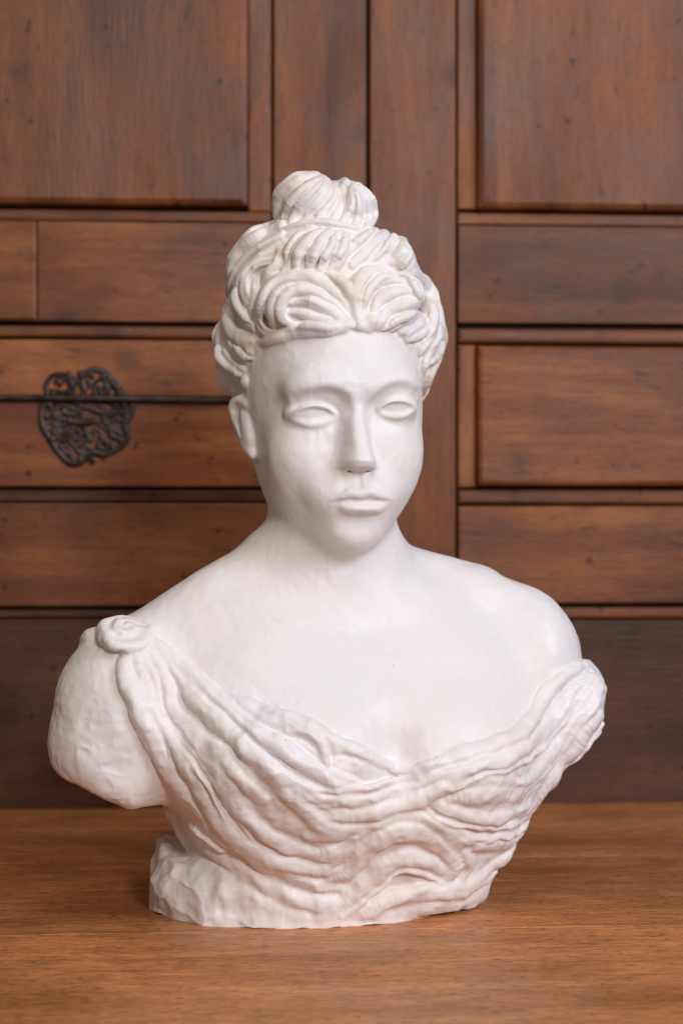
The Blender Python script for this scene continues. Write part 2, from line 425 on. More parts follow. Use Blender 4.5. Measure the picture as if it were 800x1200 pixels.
# left flank
for p, w in (([(250, 212), (190, 238), (140, 280), (108, 325), (92, 390)], 13), ([(252, 240), (200, 275), (150, 315), (112, 365), (92, 420)], 12), ([(255, 268), (210, 305), (165, 345), (130, 390), (112, 470)], 13),
             ([(240, 325), (180, 340), (148, 375), (150, 430), (185, 480)], 12), ([(128, 380), (122, 430), (138, 480), (175, 525)], 11), ([(225, 300), (185, 325), (160, 360)], 9),
             ([(105, 440), (98, 500), (120, 550), (180, 585)], 13), ([(175, 380), (180, 430), (170, 500)], 10), ([(250, 290), (255, 330), (225, 360), (195, 400)], 11), ([(90, 500), (60, 560), (70, 620), (120, 680)], 13)): L(p, w, 4.5)
# big curl over the left of the brow
for p, w in (([(468, 480), (430, 425), (370, 385), (300, 374), (238, 388), (202, 430), (190, 490), (202, 535), (242, 556), (290, 546)], 13), ([(462, 505), (412, 455), (352, 420), (300, 412), (262, 440), (258, 490), (290, 520), (340, 512)], 11),
             ([(290, 545), (340, 532), (400, 535), (445, 525)], 12), ([(290, 452), (340, 450), (400, 482), (452, 515)], 11), ([(285, 485), (330, 482), (385, 508), (440, 525)], 10), ([(230, 520), (228, 460), (250, 420), (300, 395)], 10),
             ([(470, 455), (450, 400), (400, 370)], 10)): L(p, w, 5)
# right front curls
for p, w in (([(500, 515), (478, 455), (478, 402), (508, 366), (560, 352), (612, 362)], 13), ([(512, 505), (505, 445), (530, 402), (572, 382), (625, 386)], 11), ([(522, 515), (542, 465), (585, 425), (640, 415)], 12),
             ([(535, 530), (575, 488), (622, 458), (668, 448)], 13), ([(560, 540), (612, 508), (675, 488)], 13), ([(600, 550), (650, 528), (695, 500)], 12), ([(625, 365), (655, 395), (670, 440), (690, 480)], 12),
             ([(625, 345), (668, 368), (700, 410), (722, 455), (742, 505), (738, 560)], 13), ([(655, 335), (705, 392), (740, 440), (756, 500), (748, 580), (715, 655)], 12), ([(690, 425), (715, 480), (705, 540), (680, 590)], 12),
             ([(640, 560), (675, 545), (705, 510)], 11), ([(690, 600), (720, 560), (735, 520)], 10), ([(690, 640), (720, 610), (745, 560)], 10)): L(p, w, 5)
for p, w in (([(690, 190), (705, 120), (745, 50)], 10), ([(683, 130), (690, 80), (720, 20)], 10), ([(680, 60), (690, 30), (705, 5)], 9),
             ([(45, 60), (58, 110), (105, 165), (160, 195)], 11), ([(52, 25), (85, 90), (135, 125), (175, 150)], 11), ([(48, 100), (68, 150), (105, 180)], 11), ([(100, 30), (140, 75), (185, 85)], 11), ([(85, 60), (120, 100), (180, 118)], 10),
             ([(150, 40), (180, 60), (215, 40)], 11), ([(190, 35), (240, 20), (300, 10)], 9), ([(175, 100), (178, 140), (165, 190)], 8)): L([R2(*q) for q in p], w, 4.5, z=False)
# swept locks round the back of the head
for a in np.linspace(rad(35), rad(325), 26):
    dirv = np.array([math.sin(a), -math.cos(a), 0])
    # the front is already traced
    pts = []; rr = []
    base = np.array([-8., 66., 0])
    for t in np.linspace(0, 1, 9):
        z = 800-t*250; tw = a+.25*math.sin(t*3)
        dv = np.array([math.sin(tw+HY), -math.cos(tw+HY), 0])
        o = np.array([-8., 66, z]); g = np.arange(10, 220, 6.); qq = o+g[:, None]*dv
        dd = hairb.at(qq); c = np.nonzero(dd < 0)[0]
        if not len(c): continue
        pts.append(o+dv*g[c[-1]]); rr.append(8)
    if len(pts) > 3 and min(p[1] for p in pts) > 60: hair.add(Tube(pts, rr), 3)

# ------------------------------------------------------------------ drapery
A = lambda x, y: (40+x*.45, 600+y*.45)
B = lambda x, y: (380+x*.45, 600+y*.45)
NL = np.array([(60, 700), (120, 722), (161, 733), (197, 757), (233, 793), (260, 811), (310, 825), (355, 841), (400, 865), (430, 878), (461, 892), (488, 899), (528, 881), (569, 870), (605, 861), (625, 835), (636, 810), (650, 795), (668, 782), (690, 768), (760, 750)], float)
AL = np.array([(700, 118), (745, 146), (790, 142), (840, 160), (880, 182), (930, 208), (965, 222), (1000, 232), (1100, 260)], float)   # left edge against the bare arm: py, px
def drape_zone(P):
    D = P[..., 1]+F32(K); px = 400+F32(K)*P[..., 0]/D; py = 600-F32(K)*(P[..., 2]-F32(H))/D
    top = (np.interp(px, NL[:, 0], NL[:, 1])-py)*.75
    left = np.interp(py, AL[:, 0], AL[:, 1])-px
    front = np.maximum(top, left)
    q = P-BO.astype(F32); v = q @ bf.astype(F32)
    bt = np.maximum(P[..., 2]-235, -px+150)
    m = np.clip(v/30+1.2, 0, 1)
    return (front*m+bt*(1-m)).astype(F32)
class Off(Prim): pass
def drape_base(P): return chest(P, 60.)-F32(6.5)
drape = Field()
drape.add(Fn(drape_base, (-400, -240, 0), (400, 280, 430)), 1)
# sleeve that wraps the far arm
drape.add(Ell(up(662, 836, 95), (38, 66, 68), BY, roll=rad(28)), 24)
drape.add(Tube([up(640, 850, 60), up(610, 900, 40)], [34, 40]), 24)
drape.add(Tube([up(672, 790, 80), up(686, 800, 96), up(690, 845, 102)], [17, 17, 17]), 12)
drape.isec(Fn(drape_zone, BL, BH), 5)
drape.sub(Ell(up(745, 1000, 60), (102, 190, 110), 0, roll=rad(0)), 12)
drapeb = Field(); drapeb.ops = list(drape.ops)
drape = Field(); drape.add(Fn(lambda P: drapeb(P, 40.)+F32(2.5), BL, BH), 1)
FINE = True
def D_(pts, w=14, h=6, k=5, tp=(.15, .15)): 
    hh = (h*1.12 if h < 7 else h*.86)*rng.uniform(.55, 1.2)
    drape.add(stroke(drapeb, pts, w*(1.55 if w < 16 else 1.2), hh*.95, tp, 6, var=1.6), k*.8)
    if w > 14 and FINE:
        P = np.array(pts, float); T = np.gradient(P, axis=0); T /= np.linalg.norm(T, axis=1)[:, None]+1e-9; Nn = np.stack([-T[:, 1], T[:, 0]], 1)
        for _ in range(1):
            o = rng.choice([-1, 1])*w*rng.uniform(.25, .75); ww = w*rng.uniform(.28, .5); a0 = 0 if len(P) < 4 else rng.randint(0, 2)
            q = (P+Nn*(o+rng.uniform(-3, 3, len(P)))[:, None])[a0:]
            if len(q) > 2: drape.add(stroke(drapeb, q, ww*1.3, hh*rng.uniform(.45, .75), (.05, .05), 5, var=1.2), 3.5)
def G_(pts, w=10, h=4, k=5): drape.sub(stroke(drapeb, pts, w, h, (.2, .2), 6, cut=True, var=1), k)
for p, w, h in (
    ([(165, 738), (197, 759), (233, 795), (262, 813), (310, 827), (355, 843), (400, 867), (440, 884), (484, 902)], 9, 4),
    ([(488, 902), (528, 884), (569, 873), (605, 864), (630, 838), (642, 812), (662, 790), (688, 776)], 12, 6)): D_(p, w, h, 3)
for p, w, h in (
    ([(244, 330), (240, 400), (262, 480), (300, 560), (335, 640), (375, 720), (430, 800), (500, 870)], 15, 8),
    ([(262, 340), (285, 430), (308, 520), (365, 600), (430, 720), (500, 830), (590, 915), (700, 955)], 15, 7),
    ([(290, 330), (335, 430), (365, 520), (440, 630), (510, 730), (590, 840)], 15, 6),
    ([(310, 325), (375, 425), (450, 520), (540, 600), (620, 675), (700, 735), (800, 790)], 17, 7),
    ([(325, 315), (400, 405), (480, 490), (560, 565), (660, 625), (760, 690), (860, 740)], 17, 6),
    ([(345, 540), (420, 590), (490, 635), (540, 700), (590, 750)], 14, 6),
    ([(340, 790), (390, 850), (440, 905), (520, 965), (600, 1020), (700, 1055)], 12, 6),
    ([(420, 690), (470, 790), (560, 880), (680, 925), (800, 935)], 14, 6),
    ([(600, 670), (690, 760), (760, 825), (850, 850)], 20, 8),
    ([(450, 885), (530, 930), (620, 985), (720, 1020), (820, 1020)], 10, 4),
    ([(480, 480), (560, 525), (640, 548), (720, 560), (790, 610)], 14, 5),
    ([(560, 640), (640, 700), (720, 780)], 13, 5),
    ([(470, 660), (520, 760), (600, 840), (700, 890), (800, 900)], 12, 4),
    ([(600, 900), (680, 960), (800, 985)], 11, 4)): D_([A(*q) for q in p], w, h, 4)
for p, w, h in (
    ([(-60, 740), (40, 752), (120, 750), (190, 725), (250, 705)], 18, 7),
    ([(-20, 800), (100, 785), (200, 765), (265, 740), (330, 712), (400, 682), (460, 668), (510, 672)], 20, 8),
    ([(250, 695), (330, 690), (400, 655), (490, 640), (550, 590), (600, 530), (640, 470)], 17, 7),
    ([(500, 650), (575, 585), (620, 510), (665, 450), (690, 420)], 15, 6),
    ([(515, 720), (580, 650), (635, 570), (690, 495), (705, 430)], 15, 7),
    ([(530, 790), (590, 710), (645, 630), (690, 570), (722, 540)], 15, 6),
    ([(-20, 970), (50, 945), (105, 885), (165, 835), (235, 828), (300, 868), (350, 925), (310, 960)], 26, 10),
    ([(30, 1035), (100, 985), (160, 925), (230, 905), (320, 940)], 22, 8),
    ([(240, 795), (320, 830), (390, 865), (460, 870), (530, 850), (570, 795)], 15, 7),
    ([(-40, 850), (60, 830), (160, 805), (240, 795), (300, 830), (350, 880)], 13, 5),
    ([(260, 745), (330, 785), (400, 805), (470, 800), (530, 770)], 16, 6),
    ([(100, 1040), (200, 1005), (300, 985), (370, 985), (440, 930)], 15, 5),
    ([(330, 752), (400, 735), (460, 728), (520, 738)], 30, 9),
    ([(440, 930), (480, 890), (520, 870)], 14, 6),
    ([(-20, 900), (60, 880), (120, 850)], 13, 5)): D_([B(*q) for q in p], w, h, 4)
# a torn flap of cloth
D_([A(660, 568), A(720, 572), A(752, 600), A(765, 650), A(760, 700)], 9, 5, 2)
# shoulder rosette
bc, bn = drapeb.hit(148, 738)
skb = Field(); skb.add(Fn(chest_fn, (-380, -200, 0), (380, 260, 430)), 1)
bc, bn = skb.hit([146, 108, 120], [742, 748, 742])
brooch = Field()
e1 = np.array([.97, .2, -.08]); e2 = np.array([-.1, .88, .46]); e3 = np.cross(e1, e2); o3 = bc[0]+e3*0+np.array([2, 0, -3])
def disc(r0, a, up_): return o3+e1*math.cos(a)*r0+e2*math.sin(a)*r0+e3*up_
brooch.add(Ell(o3, (33, 29, 12), .2, pitch=rad(28)), 1)
brooch.add(Tube([disc(26+1.6*math.sin(3*a+1)+1.2*math.sin(5*a), a, 2.5) for a in np.linspace(0, 2*math.pi, 30)], [7]*30), 5)
brooch.add(Tube([disc(16*(1-.62*t), 1+t*6.5, 6.5+2*t) for t in np.linspace(0, 1, 30)], [5.5]*30), 4)
brooch.add(Ell(bc[1]+np.array([10, 18, -4]), (27, 26, 17), BY), 6)
# ------------------------------------------------------------------ rough block under the figure
PG = np.array([(-226, 14), (-222, -20), (-211, -47), (-192, -69), (-170, -85), (-142, -96), (-108, -103), (-67, -107), (0, -101), (68, -72), (158, 20), (174, 66), (162, 118), (100, 165), (-60, 175), (-190, 140), (-222, 80)], float)
def poly2(P, G):
    x, y = P[..., 0], P[..., 1]; d = np.full(x.shape, 1e9, F32); s = np.ones(x.shape, F32); n = len(G)
    for i in range(n):
        a, b = G[i], G[i-1]; e = b-a; wx, wy = x-F32(a[0]), y-F32(a[1])
        t = np.clip((wx*e[0]+wy*e[1])/(e @ e), 0, 1); d = np.minimum(d, (wx-e[0]*t)**2+(wy-e[1]*t)**2)
        c1 = y >= a[1]; c2 = y < b[1]; c3 = e[0]*wy > e[1]*wx
        s = np.where((c1 & c2 & c3) | (~c1 & ~c2 & ~c3), -s, s)
    return (s*np.sqrt(d)).astype(F32)
FACETS = []
for ang, tilt, cut in ((178, .10, 3), (200, -.12, 5), (217, .16, 7), (232, -.05, 6), (246, .12, 5), (170, -.3, 9), (208, .45, 13), (224, -.42, 11), (240, .5, 14), (190, .42, 12), (255, -.2, 3)):
    n_ = np.array([math.cos(rad(ang)), math.sin(rad(ang)), tilt]); n_ /= np.linalg.norm(n_)
    sup = (PG @ n_[:2]).max()+max(n_[2]*66, 0); FACETS.append((*n_, sup-cut))
def block(P):
    d = poly2(P, PG)
    q = P.reshape(-1, 3).astype(float)
    x, y, z = P[..., 0], P[..., 1], P[..., 2]
    for nx, ny, nz_, off in FACETS: d = np.maximum(d, (x*nx+y*ny+z*nz_-off).astype(F32))
    d = d+(noise3(q, 17, 32)*1.6*np.clip((-q[:, 0]-100)/60, .1, 1)).reshape(d.shape).astype(F32)
    top = P[..., 2]-F32(66)+(noise3(q, 30, 33)*5).reshape(d.shape).astype(F32)+P[..., 0]*F32(.02)-np.maximum(-P[..., 1]-40, 0)*F32(-.12)
    return smax(smax(d, top.astype(F32), 5), F32(0)-P[..., 2], 1)
plinth = Field(); plinth.add(Fn(block, (-240, -120, 0), (200, 190, 72)), 1)
plinth.sub(Ell((-250, -40, 80), (60, 30, 30), .5), 4)

# the underside of the near arm is a broken cut
def armcut(P):
    return (-(P[..., 2]-F32(112)) - (P[..., 0]+F32(280))*F32(-.30)*1.0).astype(F32)
ac = Field()

COMP = [('skin', skin), ('hair', hair), ('drape', drape), ('brooch', brooch), ('plinth', plinth)]
def comps(P):
    out = []
    for n, f in COMP:
        v = f(P)
        if n != 'plinth': v = smax(v, F32(3)-P[..., 2], F32(2))
        out.append(v)
    return out
def total(P):
    a, b, c, e, g = comps(P)
    return smin(smin(smin(smin(a, b, F32(3.5)), c, F32(3)), e, F32(4)), g, F32(8))
V, Q = mesh_field(total, (-390, -215, -6), (370, 285, 895))
V = vsmooth(V, Q, 1, .35)
N = vnormals(V, Q)
lab = np.empty(len(V), np.int8)
for a in range(0, len(V), 200000):
    lab[a:a+200000] = np.argmin(np.stack([x[:, 0] for x in comps(V[a:a+200000, None].astype(F32))]), 0)
body = vsmooth(np.stack([((lab == 0) & (V[:, 2] < 450)).astype(float)]*3, 1), Q, 6, .7)[:, 0]**2
V = vsmooth(V, Q, 40, .6, body)
V = vsmooth(V, Q, 3, .5, (lab == 0).astype(float))
N = vnormals(V, Q)
gain = np.array([.0, .7, 1.0, .3, .6])[lab]
gain = vsmooth(np.stack([gain]*3, 1), Q, 8, .7)[:, :1]
Vs = vsmooth(V, Q, 14, .6); V = V+np.clip((V-Vs)*gain, -2.5, 2.5); Vs = vsmooth(V, Q, 4, .6); V = V+np.clip((V-Vs)*gain*1.0, -1.2, 1.2)
wa = vsmooth(np.stack([np.array([.0, .35, 1., .6, 1.])[lab]]*3, 1), Q, 12, .7)[:, :1]
V = V+wa*(np.stack([noise3(V, 19, 41+i) for i in range(3)], 1)*2.6+np.stack([noise3(V, 8, 51+i) for i in range(3)], 1)*.55)
N = vnormals(V, Q)
def ledge(sc, sd, st):
    n_ = noise3(V, sc, sd)*st; f_ = n_-np.floor(n_); return (np.floor(n_)+np.clip((f_-.5)*3.5+.5, 0, 1))/st
V = V+N*(ledge(24, 61, 3)*1.3+ledge(10, 62, 2)*.35)[:, None]*np.clip(wa, 0, 1)*np.array([0, .25, .5, .6, .3])[lab][:, None]
N = vnormals(V, Q)
armr = np.clip((-V[:, 0]-190)/60, 0, 1)*np.clip((340-V[:, 2])/80, 0, 1)
V = V+N*(noise3(V, 48, 71)*3.0*armr)[:, None]
amp = np.array([.24, .4, .45, .7, .35])[lab]+.3*armr*(lab == 0)
amp = vsmooth(np.stack([amp]*3, 1), Q, 8, .7)[:, 0]
Vw = V+6*np.stack([noise3(V, 22, 11), noise3(V, 22, 12), noise3(V, 22, 13)], 1)
nz = noise3(Vw, 24, 1)*1.6+noise3(Vw, 10, 2)*.9+np.abs(noise3(Vw, 12, 5))*-1.6+noise3(Vw, 4.5, 3)*.22
V = V+N*(nz*amp)[:, None]
N = vnormals(V, Q)
V = vsmooth(V, Q, 3, .5, np.clip(wa[:, 0], 0, 1))
Vs = vsmooth(V, Q, 8, .6); V = V+np.clip((V-Vs)*wa*1.0, -1.5, 1.5); V = vsmooth(V, Q, 1, .4, np.clip(wa[:, 0], 0, 1))
N = vnormals(V, Q)
MV = V*S
fl = np.sort(lab[Q], 1)[:, 1]   # face label: a middle vote of its corners

def mk(name, V, Q, mat, parent=None, normals=None, smooth=True):
    me = bpy.data.meshes.new(name)
    me.vertices.add(len(V)); me.vertices.foreach_set('co', np.ascontiguousarray(V, F32).ravel())
    me.loops.add(Q.size); me.loops.foreach_set('vertex_index', np.ascontiguousarray(Q, np.int32).ravel())
    me.polygons.add(len(Q)); me.polygons.foreach_set('loop_start', np.arange(0, Q.size, Q.shape[1], dtype=np.int32))
    me.polygons.foreach_set('use_smooth', np.full(len(Q), smooth))
    me.update(calc_edges=True)
    if normals is not None: me.normals_split_custom_set_from_vertices(normals.tolist())
    me.materials.append(mat)
    o = bpy.data.objects.new(name, me); bpy.context.scene.collection.objects.link(o)
    if parent: o.parent = parent
    return o
# ------------------------------------------------------------------ materials
SC = bpy.context.scene
def newmat(name):
    m = bpy.data.materials.new(name); m.use_nodes = True; nt = m.node_tree
    return m, nt, nt.nodes['Principled BSDF']
def nd(nt, t, **kw):
    n = nt.nodes.new(t)
    for k, v in kw.items():
        if k.startswith('i_'):
            key = k[2:]; key = int(key) if key.isdigit() else key.replace('_', ' ')
            n.inputs[key].default_value = v
        else: setattr(n, k, v)
    return n
def ramp(nt, fac, stops):
    r = nd(nt, 'ShaderNodeValToRGB'); e = r.color_ramp.elements
    while len(e) < len(stops): e.new(.5)
    for i, (p, c) in enumerate(stops): e[i].position = p; e[i].color = (*c, 1)
    nt.links.new(fac, r.inputs[0]); return r
def mixc(nt, a, b, fac, mode='MIX'):
    m = nd(nt, 'ShaderNodeMix', data_type='RGBA', blend_type=mode)
    for s, v in ((m.inputs[0], fac), (m.inputs[6], a), (m.inputs[7], b)):
        if isinstance(v, (int, float)): s.default_value = v
        elif isinstance(v, tuple): s.default_value = (*v, 1)
        else: nt.links.new(v, s)
    return m.outputs[2]

def plaster(name, warm=.3, rough=.42):
    m, nt, b = newmat(name)
    tc = nd(nt, 'ShaderNodeTexCoord')
    def noise(scale, detail=4, r=.55):
        n = nd(nt, 'ShaderNodeTexNoise', i_Scale=scale, i_Detail=detail, i_Roughness=r); nt.links.new(tc.outputs['Object'], n.inputs['Vector']); return n
    n1 = noise(7, 5); n2 = noise(26, 6, .6)
    r1 = ramp(nt, n1.outputs[0], [(.35, (.84, .80, .80)), (.65, (.85, .785, .74))])
    r2 = ramp(nt, n2.outputs[0], [(.50, (0, 0, 0)), (.70, (1, 1, 1))])
    s = nd(nt, 'ShaderNodeMath', operation='MULTIPLY', i_1=warm); nt.links.new(r2.outputs[0], s.inputs[0])
    c = mixc(nt, r1.outputs[0], (.78, .64, .50), s.outputs[0])
    # tiny specks
    v = nd(nt, 'ShaderNodeTexVoronoi', i_Scale=75.); nt.links.new(tc.outputs['Object'], v.inputs['Vector'])
    sp = ramp(nt, v.outputs['Distance'], [(.03, (1, 1, 1)), (.05, (0, 0, 0))])
    sep = nd(nt, 'ShaderNodeSeparateColor'); nt.links.new(v.outputs['Color'], sep.inputs[0])
    g = nd(nt, 'ShaderNodeMath', operation='GREATER_THAN', i_1=.955); nt.links.new(sep.outputs[0], g.inputs[0])
    g2 = nd(nt, 'ShaderNodeMath', operation='MULTIPLY'); nt.links.new(g.outputs[0], g2.inputs[0]); nt.links.new(sp.outputs[0], g2.inputs[1])
    c = mixc(nt, c, (.55, .43, .36), g2.outputs[0])
    nt.links.new(c, b.inputs['Base Color'])
    rr = nd(nt, 'ShaderNodeMapRange', i_1=.3, i_2=.7, i_3=rough-.12, i_4=rough+.15); nt.links.new(n1.outputs[0], rr.inputs[0]); nt.links.new(rr.outputs[0], b.inputs['Roughness'])
    b.inputs['Specular IOR Level'].default_value = .36
    n3 = noise(150, 4); n4 = noise(45, 3)
    b1 = nd(nt, 'ShaderNodeBump', i_Strength=.4, i_Distance=.0014); nt.links.new(n4.outputs[0], b1.inputs['Height'])
    b2 = nd(nt, 'ShaderNodeBump', i_Strength=.22, i_Distance=.0005); nt.links.new(n3.outputs[0], b2.inputs['Height']); nt.links.new(b1.outputs[0], b2.inputs['Normal'])
    b3 = nd(nt, 'ShaderNodeBump', i_Strength=.6, i_Distance=.0006, invert=True); nt.links.new(g2.outputs[0], b3.inputs['Height']); nt.links.new(b2.outputs[0], b3.inputs['Normal'])
    n5 = noise(19, 3); b5 = nd(nt, 'ShaderNodeBump', i_Strength=.75, i_Distance=.003); nt.links.new(n5.outputs[0], b5.inputs['Height']); nt.links.new(b3.outputs[0], b5.inputs['Normal'])
    nt.links.new(b5.outputs[0], b.inputs['Normal'])
    return m
MP = {'skin': plaster('smooth_white_plaster', .14, .44), 'hair': plaster('hair_plaster', .8, .40), 'drape': plaster('drapery_plaster', .25, .42), 'plinth': plaster('rough_plaster', .2, .6)}
MP['brooch'] = MP['drape']

def empty(name, loc, label, cat, group=None, rz=0):
    o = bpy.data.objects.new(name, None); SC.collection.objects.link(o); o.location = loc; o.rotation_euler = (0, 0, rz); o['label'] = label; o['category'] = cat
    if group: o['group'] = group
    return o
bust = empty('plaster_bust', (0, 0, 0), 'white plaster bust of a woman with piled-up curls standing on the wooden table', 'bust')
names = {'skin': 'figure', 'hair': 'hair', 'drape': 'drapery', 'brooch': 'shoulder_rosette', 'plinth': 'plinth'}
objs = {}
for i, (n, _) in enumerate(COMP):
    sel = fl == i; q = Q[sel]; u, inv = np.unique(q, return_inverse=True)
    objs[n] = mk(names[n], MV[u], inv.reshape(q.shape), MP[n], objs['drape'] if n == 'brooch' else bust, N[u])

# ------------------------------------------------------------------ camera
cd = bpy.data.cameras.new('camera'); cam = bpy.data.objects.new('camera', cd); SC.collection.objects.link(cam); SC.camera = cam
cd.sensor_fit = 'VERTICAL'; cd.sensor_height = 36; cd.lens = 36*K/1200
cam.location = (0, -K*S, H*S); cam.rotation_euler = (math.pi/2, 0, 0); cd.clip_end = 100
cd.dof.use_dof = True; cd.dof.focus_distance = (K-95)*S; cd.dof.aperture_fstop = 5.9
# ------------------------------------------------------------------ wood
def wood(name, c1, c2, c3, axis='x', seed=0., rough=.42, scale=1., knots=True, spec=.4, fsc=22, fmix=.32, bmix=.85, pmix=.5, wear=.9, facr=14., pacr=9., psc=80):
    """grain runs along the axis (x: across the picture, z: upright)"""
    m, nt, b = newmat(name)
    tc = nd(nt, 'ShaderNodeTexCoord'); oi = nd(nt, 'ShaderNodeObjectInfo')
    off = nd(nt, 'ShaderNodeVectorMath', operation='SCALE'); cmb = nd(nt, 'ShaderNodeCombineXYZ', i_0=seed+3., i_1=7., i_2=11.)
    rs = nd(nt, 'ShaderNodeMath', operation='MULTIPLY_ADD', i_1=9., i_2=seed); nt.links.new(oi.outputs['Random'], rs.inputs[0])
    nt.links.new(cmb.outputs[0], off.inputs[0]); nt.links.new(rs.outputs[0], off.inputs['Scale'])
    ad = nd(nt, 'ShaderNodeVectorMath', operation='ADD'); nt.links.new(tc.outputs['Object'], ad.inputs[0]); nt.links.new(off.outputs[0], ad.inputs[1])
    def mapped(sc):
        mp = nd(nt, 'ShaderNodeMapping'); mp.inputs['Scale'].default_value = sc; nt.links.new(ad.outputs[0], mp.inputs[0]); return mp.outputs[0]
    def st(along, across): return (along, across, across) if axis == 'x' else (across, across, along)
    def noise(vec, scale, det=4, r=.55, dist=0.):
        n = nd(nt, 'ShaderNodeTexNoise', i_Scale=scale, i_Detail=det, i_Roughness=r, i_Distortion=dist); nt.links.new(vec, n.inputs['Vector']); return n.outputs[0]
    big = noise(mapped(st(.9, 3.0)), 2.6*scale, 4, .55, .6)
    fig = noise(mapped(st(.5, 5.)), 5*scale, 5, .6, 1.2)
    fine = noise(mapped(st(1., facr)), fsc, 5, .65)
    pore = noise(mapped(st(1., pacr)), psc, 3, .6)
    blot = noise(mapped((1, 1, 1)), 7, 4, .6)
    f = nd(nt, 'ShaderNodeMath', operation='ADD'); s1 = nd(nt, 'ShaderNodeMath', operation='MULTIPLY', i_1=.55); s2 = nd(nt, 'ShaderNodeMath', operation='MULTIPLY', i_1=.45)
    nt.links.new(big, s1.inputs[0]); nt.links.new(fig, s2.inputs[0]); nt.links.new(s1.outputs[0], f.inputs[0]); nt.links.new(s2.outputs[0], f.inputs[1])
    c = ramp(nt, f.outputs[0], [(.34, c1), (.5, c2), (.66, c3)]).outputs[0]
    fr = ramp(nt, fine, [(.38, (.62, .58, .55)), (.62, (1.12, 1.1, 1.08))]); c = mixc(nt, c, fr.outputs[0], fmix, 'MULTIPLY')
    pr = ramp(nt, pore, [(.34, (.34, .28, .25)), (.46, (1, 1, 1))]); c = mixc(nt, c, pr.outputs[0], pmix, 'MULTIPLY')
    br_ = ramp(nt, blot, [(.30, (.60, .52, .46)), (.5, (.97, .93, .90)), (.70, (1.38, 1.36, 1.3))]); c = mixc(nt, c, br_.outputs[0], bmix, 'MULTIPLY')
    if knots:
        sx = nd(nt, 'ShaderNodeSeparateXYZ'); nt.links.new(ad.outputs[0], sx.inputs[0]); cxz = nd(nt, 'ShaderNodeCombineXYZ'); nt.links.new(sx.outputs[0], cxz.inputs[0]); nt.links.new(sx.outputs[2], cxz.inputs[1])
        dsn = nd(nt, 'ShaderNodeTexNoise', i_Scale=28., i_Detail=3.); nt.links.new(ad.outputs[0], dsn.inputs['Vector'])
        dv = nd(nt, 'ShaderNodeVectorMath', operation='SCALE', i_Scale=.035); nt.links.new(dsn.outputs['Color'], dv.inputs[0])
        da = nd(nt, 'ShaderNodeVectorMath', operation='ADD'); nt.links.new(cxz.outputs[0], da.inputs[0]); nt.links.new(dv.outputs[0], da.inputs[1])
        wv = nd(nt, 'ShaderNodeTexVoronoi', i_Scale=26., voronoi_dimensions='2D'); nt.links.new(da.outputs[0], wv.inputs['Vector'])
        wk = ramp(nt, wv.outputs['Distance'], [(.04, (.35, .27, .22)), (.10, (1, 1, 1))]); ws = nd(nt, 'ShaderNodeSeparateColor'); nt.links.new(wv.outputs['Color'], ws.inputs[0])
        wg = nd(nt, 'ShaderNodeMath', operation='GREATER_THAN', i_1=.85); nt.links.new(ws.outputs[0], wg.inputs[0]); c = mixc(nt, c, wk.outputs[0], wg.outputs[0], 'MULTIPLY')
        v = nd(nt, 'ShaderNodeTexVoronoi', i_Scale=5.5, voronoi_dimensions='2D'); nt.links.new(da.outputs[0], v.inputs['Vector'])
        k = ramp(nt, v.outputs['Distance'], [(.02, (1, 1, 1)), (.12, (0, 0, 0))]); sep = nd(nt, 'ShaderNodeSeparateColor'); nt.links.new(v.outputs['Color'], sep.inputs[0])
        g = nd(nt, 'ShaderNodeMath', operation='GREATER_THAN', i_1=.6); nt.links.new(sep.outputs[1], g.inputs[0])
        kk = nd(nt, 'ShaderNodeMath', operation='MULTIPLY'); nt.links.new(g.outputs[0], kk.inputs[0]); nt.links.new(k.outputs[0], kk.inputs[1])
        k2 = nd(nt, 'ShaderNodeMath', operation='MULTIPLY', i_1=.6); nt.links.new(kk.outputs[0], k2.inputs[0])
        c = mixc(nt, c, (.05, .018, .007), k2.outputs[0])
    dn = noise(mapped(st(1., 2.5)), 34, 5, .7, .8)
    dr_ = ramp(nt, dn, [(.30, (.38, .34, .33)), (.42, (1, 1, 1)), (.62, (1, 1, 1)), (.76, (1.7, 1.65, 1.65))]); c = mixc(nt, c, dr_.outputs[0], wear, 'MULTIPLY')
    hs_ = nd(nt, 'ShaderNodeHueSaturation'); nt.links.new(c, hs_.inputs['Color'])
    vr = nd(nt, 'ShaderNodeMapRange', i_3=.82, i_4=1.2); nt.links.new(oi.outputs['Random'], vr.inputs[0]); nt.links.new(vr.outputs[0], hs_.inputs['Value'])
    nt.links.new(hs_.outputs[0], b.inputs['Base Color'])
    rr = nd(nt, 'ShaderNodeMapRange', i_1=.3, i_2=.7, i_3=rough-.1, i_4=rough+.14); nt.links.new(blot, rr.inputs[0]); nt.links.new(rr.outputs[0], b.inputs['Roughness'])
    b.inputs['Specular IOR Level'].default_value = spec
    b1 = nd(nt, 'ShaderNodeBump', i_Strength=.4, i_Distance=.0012); nt.links.new(fine, b1.inputs['Height'])
    b2 = nd(nt, 'ShaderNodeBump', i_Strength=.35, i_Distance=.0006); nt.links.new(pore, b2.inputs['Height']); nt.links.new(b1.outputs[0], b2.inputs['Normal'])
    nt.links.new(b2.outputs[0], b.inputs['Normal'])
    return m
WA = dict(c1=(.095, .026, .007), c2=(.20, .063, .017), c3=(.33, .120, .037))
WX = wood('cabinet_wood_level', axis='x', **WA)
WZ = wood('cabinet_wood_upright', axis='z', seed=2.4, **WA)
WD = wood('cabinet_wood_dark_shaded', (.042, .012, .004), (.082, .026, .009), (.125, .042, .016), 'x', 5.)  # darker wood for low boards; shade of bust and table is in its colour
